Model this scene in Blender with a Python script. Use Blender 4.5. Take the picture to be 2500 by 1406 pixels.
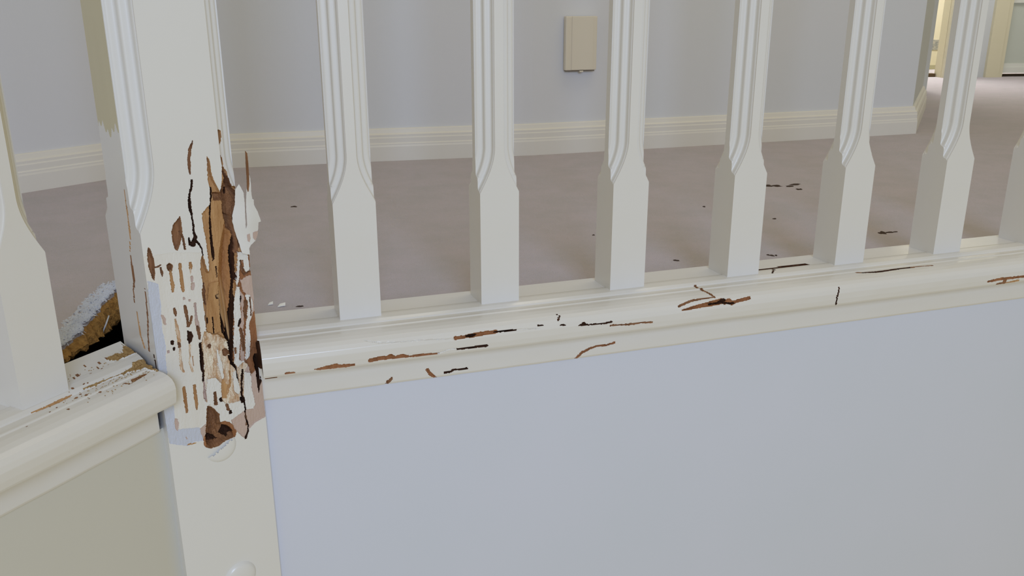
"""Termite-damaged white stair balustrade on a carpeted landing.
Units are metres.  +X runs along the right balustrade, +Z is up, the viewer stands at -Y.
z = 0 is the top of the balustrade's bottom rail."""
import bpy, bmesh, math, random
import numpy as np
from mathutils import Vector, Matrix
from mathutils.geometry import tessellate_polygon

scene = bpy.context.scene
for o in list(bpy.data.objects):
    bpy.data.objects.remove(o)
rng = np.random.default_rng(7)
random.seed(7)

# ------------------------------------------------------------------ camera
YAW, PITCH, ROLL = 0.3244, 0.3168, -0.0017
cam_d = bpy.data.cameras.new('camera')
cam = bpy.data.objects.new('camera', cam_d)
scene.collection.objects.link(cam)
Fw = Vector((math.sin(YAW)*math.cos(PITCH), math.cos(YAW)*math.cos(PITCH), -math.sin(PITCH)))
Rt = Vector((math.cos(YAW), -math.sin(YAW), 0)); Up = Rt.cross(Fw)
R2 = Rt*math.cos(ROLL) + Up*math.sin(ROLL); U2 = -Rt*math.sin(ROLL) + Up*math.cos(ROLL)
M = Matrix((R2, U2, -Fw)).transposed().to_4x4(); M.translation = Vector((-0.1034, -0.8531, 0.3111))
cam.matrix_world = M
cam_d.sensor_width = 36; cam_d.lens = 2162.854/2500*36; cam_d.clip_start = .02
scene.camera = cam

# ------------------------------------------------------------------ light and exposure
w = bpy.data.worlds.new('room_ambient'); scene.world = w; w.use_nodes = True
bg = w.node_tree.nodes['Background']
bg.inputs[0].default_value = (1.0, .86, .47, 1); bg.inputs[1].default_value = .375

def area_light(name, loc, target, size, size_y, power, color):
    d = bpy.data.lights.new(name, 'AREA'); d.shape = 'RECTANGLE'; d.size = size; d.size_y = size_y
    d.energy = power; d.color = color
    o = bpy.data.objects.new(name, d); scene.collection.objects.link(o)
    o.location = loc
    o.rotation_euler = (Vector(target)-Vector(loc)).to_track_quat('-Z', 'Y').to_euler()
    return o
# daylight through the stairwell window behind the viewer
area_light('stairwell_window_light', (-.20, -3.1, 1.25), (.3, 0, -.05), 1.0, 1.1, 53, (.53, .68, 1.0))
# unseen warm fill lamp added to brighten the landing carpet, rail tops and wall
area_light('landing_fill_light', (.9, .45, 1.85), (.9, .55, 0), 1.1, .5, 4.5, (1.0, .90, .72))
# light inside the bright far room seen through the doorway
area_light('far_room_light', (2.85, 2.50, 1.1), (3.10, 2.88, .1), .4, .4, 13, (.97, .96, .95))
area_light('far_spill_fill', (2.85, 1.95, .95), (2.95, 2.12, 0), .35, .25, 3.2, (.97, .97, 1.0))  # added lamp standing in for room light spilling over the far carpet

scene.view_settings.view_transform = 'Standard'
scene.view_settings.look = 'None'
scene.view_settings.gamma = 1
scene.view_settings.use_curve_mapping = False
scene.view_settings.exposure = 0.08

# ------------------------------------------------------------------ materials
def mat(name, col, rough=.5, spec=.5, noise=None, bump=None, stretch=(1, 1, 1), coords='Object'):
    """noise=(scale, amount, colour2)  bump=(scale, strength, distance)"""
    m = bpy.data.materials.new(name); m.use_nodes = True
    nt = m.node_tree; b = nt.nodes['Principled BSDF']
    b.inputs['Base Color'].default_value = (*col, 1)
    b.inputs['Roughness'].default_value = rough
    b.inputs['Specular IOR Level'].default_value = spec
    tc = nt.nodes.new('ShaderNodeTexCoord'); mp = nt.nodes.new('ShaderNodeMapping')
    mp.inputs['Scale'].default_value = stretch
    nt.links.new(tc.outputs[coords], mp.inputs[0])
    if noise:
        n = nt.nodes.new('ShaderNodeTexNoise'); n.inputs['Scale'].default_value = noise[0]; n.inputs['Detail'].default_value = 6
        n.inputs['Roughness'].default_value = .62
        r = nt.nodes.new('ShaderNodeValToRGB')
        r.color_ramp.elements[0].position = .5-noise[1]; r.color_ramp.elements[1].position = .5+noise[1]
        r.color_ramp.elements[0].color = (*noise[2], 1); r.color_ramp.elements[1].color = (*col, 1)
        nt.links.new(mp.outputs[0], n.inputs['Vector']); nt.links.new(n.outputs[0], r.inputs[0])
        nt.links.new(r.outputs[0], b.inputs['Base Color'])
    if bump:
        n = nt.nodes.new('ShaderNodeTexNoise'); n.inputs['Scale'].default_value = bump[0]; n.inputs['Detail'].default_value = 4
        bp = nt.nodes.new('ShaderNodeBump'); bp.inputs['Strength'].default_value = bump[1]; bp.inputs['Distance'].default_value = bump[2]
        nt.links.new(mp.outputs[0], n.inputs['Vector']); nt.links.new(n.outputs[0], bp.inputs['Height'])
        nt.links.new(bp.outputs[0], b.inputs['Normal'])
    return m
def srgb(r, g, b):
    f = lambda c: (c/255/12.92) if c <= 10 else ((c/255+.055)/1.055)**2.4
    return (f(r), f(g), f(b))
GR = (1, 1, .12)          # timber grain runs up the post
GX = (.12, 1, 1)
PAINT = mat('cream_gloss_paint', srgb(228, 227, 227), .30, .5, (9, .5, srgb(225, 222, 215)), (14, .25, .0012))
RAILP = mat('cream_gloss_rail_paint', srgb(228, 227, 227), .22, .5, (9, .5, srgb(224, 220, 212)), (30, .3, .0012), (.35, 1, 1))
POSTP = mat('white_gloss_post_paint', srgb(230, 229, 229), .28, .5, (8, .5, srgb(227, 226, 222)), (16, .25, .0012))
WALLB = mat('pale_blue_wall_paint', srgb(220, 220, 228), .55, .4, (3, .5, srgb(214, 219, 224)), (420, .12, .0006))
WALLF = mat('pale_blue_panel_paint', srgb(217, 220, 235), .42, .4, (4, .4, srgb(211, 217, 229)), (350, .1, .0005))
WALLG = mat('grey_wall_paint', srgb(206, 209, 212), .6, .3, (4, .5, srgb(200, 204, 206)))
SKIRT = mat('cream_skirting_paint', srgb(229, 227, 225), .45, .35, (8, .5, srgb(225, 222, 214)))
OLD = mat('old_cream_paint', srgb(230, 228, 224), .6, .3, (70, .25, srgb(225, 221, 214)), (180, .5, .0007), GR)
PRIM = mat('pale_blue_primer', srgb(204, 209, 224), .6, .3, (60, .4, srgb(200, 205, 219)), (200, .3, .0004), GR)
UNDER = mat('taupe_undercoat', srgb(204, 182, 172), .6, .3, (90, .35, srgb(192, 170, 158)), (220, .4, .0005), GR)
TAN = mat('tan_timber', srgb(205, 165, 118), .75, .2, (150, .22, srgb(160, 115, 72)), (260, .7, .0009), GR)
BROWN = mat('brown_timber', srgb(166, 122, 88), .8, .2, (130, .25, srgb(105, 70, 45)), (240, .7, .0010), GR)
DARK = mat('shaded_eaten_timber', srgb(88, 58, 42), .9, .1, (160, .25, srgb(38, 25, 19)), (240, .8, .0010), GR)  # eaten timber stained by frass, darkened further for shade in deep slots
CHEW = mat('chewed_pale_timber', srgb(234, 224, 206), .7, .25, (210, .10, srgb(196, 158, 120)), (260, .8, .0014), (1, 1, .28))
ORANGE = mat('orange_timber', srgb(176, 124, 86), .75, .2, (140, .25, srgb(126, 82, 52)), (240, .7, .0009), GR)
HOLLOW = mat('red_brown_hollow_timber', srgb(192, 144, 96), .75, .2, (60, .3, srgb(146, 96, 56)), (200, .6, .0009), GR)
FRASS = mat('ochre_frass', srgb(190, 160, 112), .95, .1, (420, .2, srgb(140, 108, 66)), (500, 1, .0012))
CARPET = mat('mauve_grey_carpet', srgb(200, 191, 200), .95, .1, (16, .3, srgb(186, 182, 187)), (600, .7, .0025))
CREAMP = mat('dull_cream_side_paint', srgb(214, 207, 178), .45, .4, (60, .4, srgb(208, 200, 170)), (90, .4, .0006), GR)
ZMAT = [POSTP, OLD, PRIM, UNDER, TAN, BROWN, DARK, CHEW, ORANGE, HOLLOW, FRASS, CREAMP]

# ------------------------------------------------------------------ object helpers
def new_mesh(name, V, Fc, mats, parent=None, mi=None, sharp=None, smooth=True):
    me = bpy.data.meshes.new(name)
    V = np.asarray(V, dtype=np.float32)
    if isinstance(Fc, np.ndarray):
        nf, k = Fc.shape
        me.vertices.add(len(V)); me.vertices.foreach_set('co', V.ravel())
        me.loops.add(nf*k); me.loops.foreach_set('vertex_index', Fc.astype(np.int32).ravel())
        me.polygons.add(nf); me.polygons.foreach_set('loop_start', np.arange(0, nf*k, k, dtype=np.int32))
        me.update(calc_edges=True)
    else:
        me.from_pydata([tuple(map(float, v)) for v in V], [], Fc)
    for m in (mats if isinstance(mats, (list, tuple)) else [mats]):
        me.materials.append(m)
    if mi is not None:
        me.polygons.foreach_set('material_index', np.asarray(mi, dtype=np.int32))
    me.polygons.foreach_set('use_smooth', np.full(len(me.polygons), smooth, dtype=bool))
    if smooth and sharp:
        me.set_sharp_from_angle(angle=math.radians(sharp))
    me.validate(); me.update()
    o = bpy.data.objects.new(name, me); scene.collection.objects.link(o)
    if parent: o.parent = parent
    return o
def empty(name, loc=(0, 0, 0)):
    o = bpy.data.objects.new(name, None); scene.collection.objects.link(o); o.location = loc
    o.empty_display_size = .05
    return o
def tag(o, label=None, cat=None, group=None, kind=None):
    if label: o['label'] = label
    if cat: o['category'] = cat
    if group: o['group'] = group
    if kind: o['kind'] = kind
    return o
def prism(poly, z0, z1):
    """vertical prism over a CCW xy polygon (z values may be lists)"""
    n = len(poly); V = [(x, y, z0) for x, y in poly]+[(x, y, z1) for x, y in poly]
    tri = tessellate_polygon([[Vector((x, y, 0)) for x, y in poly]])
    F = [tuple(reversed(t)) for t in tri]+[tuple(i+n for i in t) for t in tri]
    F += [(i, (i+1) % n, (i+1) % n+n, i+n) for i in range(n)]
    return V, F
def box(x0, x1, y0, y1, z0, z1):
    V = [(x, y, z) for z in (z0, z1) for x, y in ((x0, y0), (x1, y0), (x1, y1), (x0, y1))]
    return V, [(3, 2, 1, 0), (4, 5, 6, 7), (0, 1, 5, 4), (1, 2, 6, 5), (2, 3, 7, 6), (3, 0, 4, 7)]
def merge(*parts):
    V = []; F = []
    for v, f in parts:
        n = len(V); V += list(v); F += [tuple(i+n for i in q) for q in f]
    return V, F
def loft(rings, closed=True):
    """rings: list of equal-length point lists; returns verts and quads"""
    V = [p for r in rings for p in r]; n = len(rings[0]); F = []
    for j in range(len(rings)-1):
        for i in range(n if closed else n-1):
            a = j*n+i; b = j*n+(i+1) % n
            F.append((a, b, b+n, a+n))
    if closed:
        F.append(tuple(range(n-1, -1, -1))); F.append(tuple(range((len(rings)-1)*n, len(rings)*n)))
    return V, F

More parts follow.
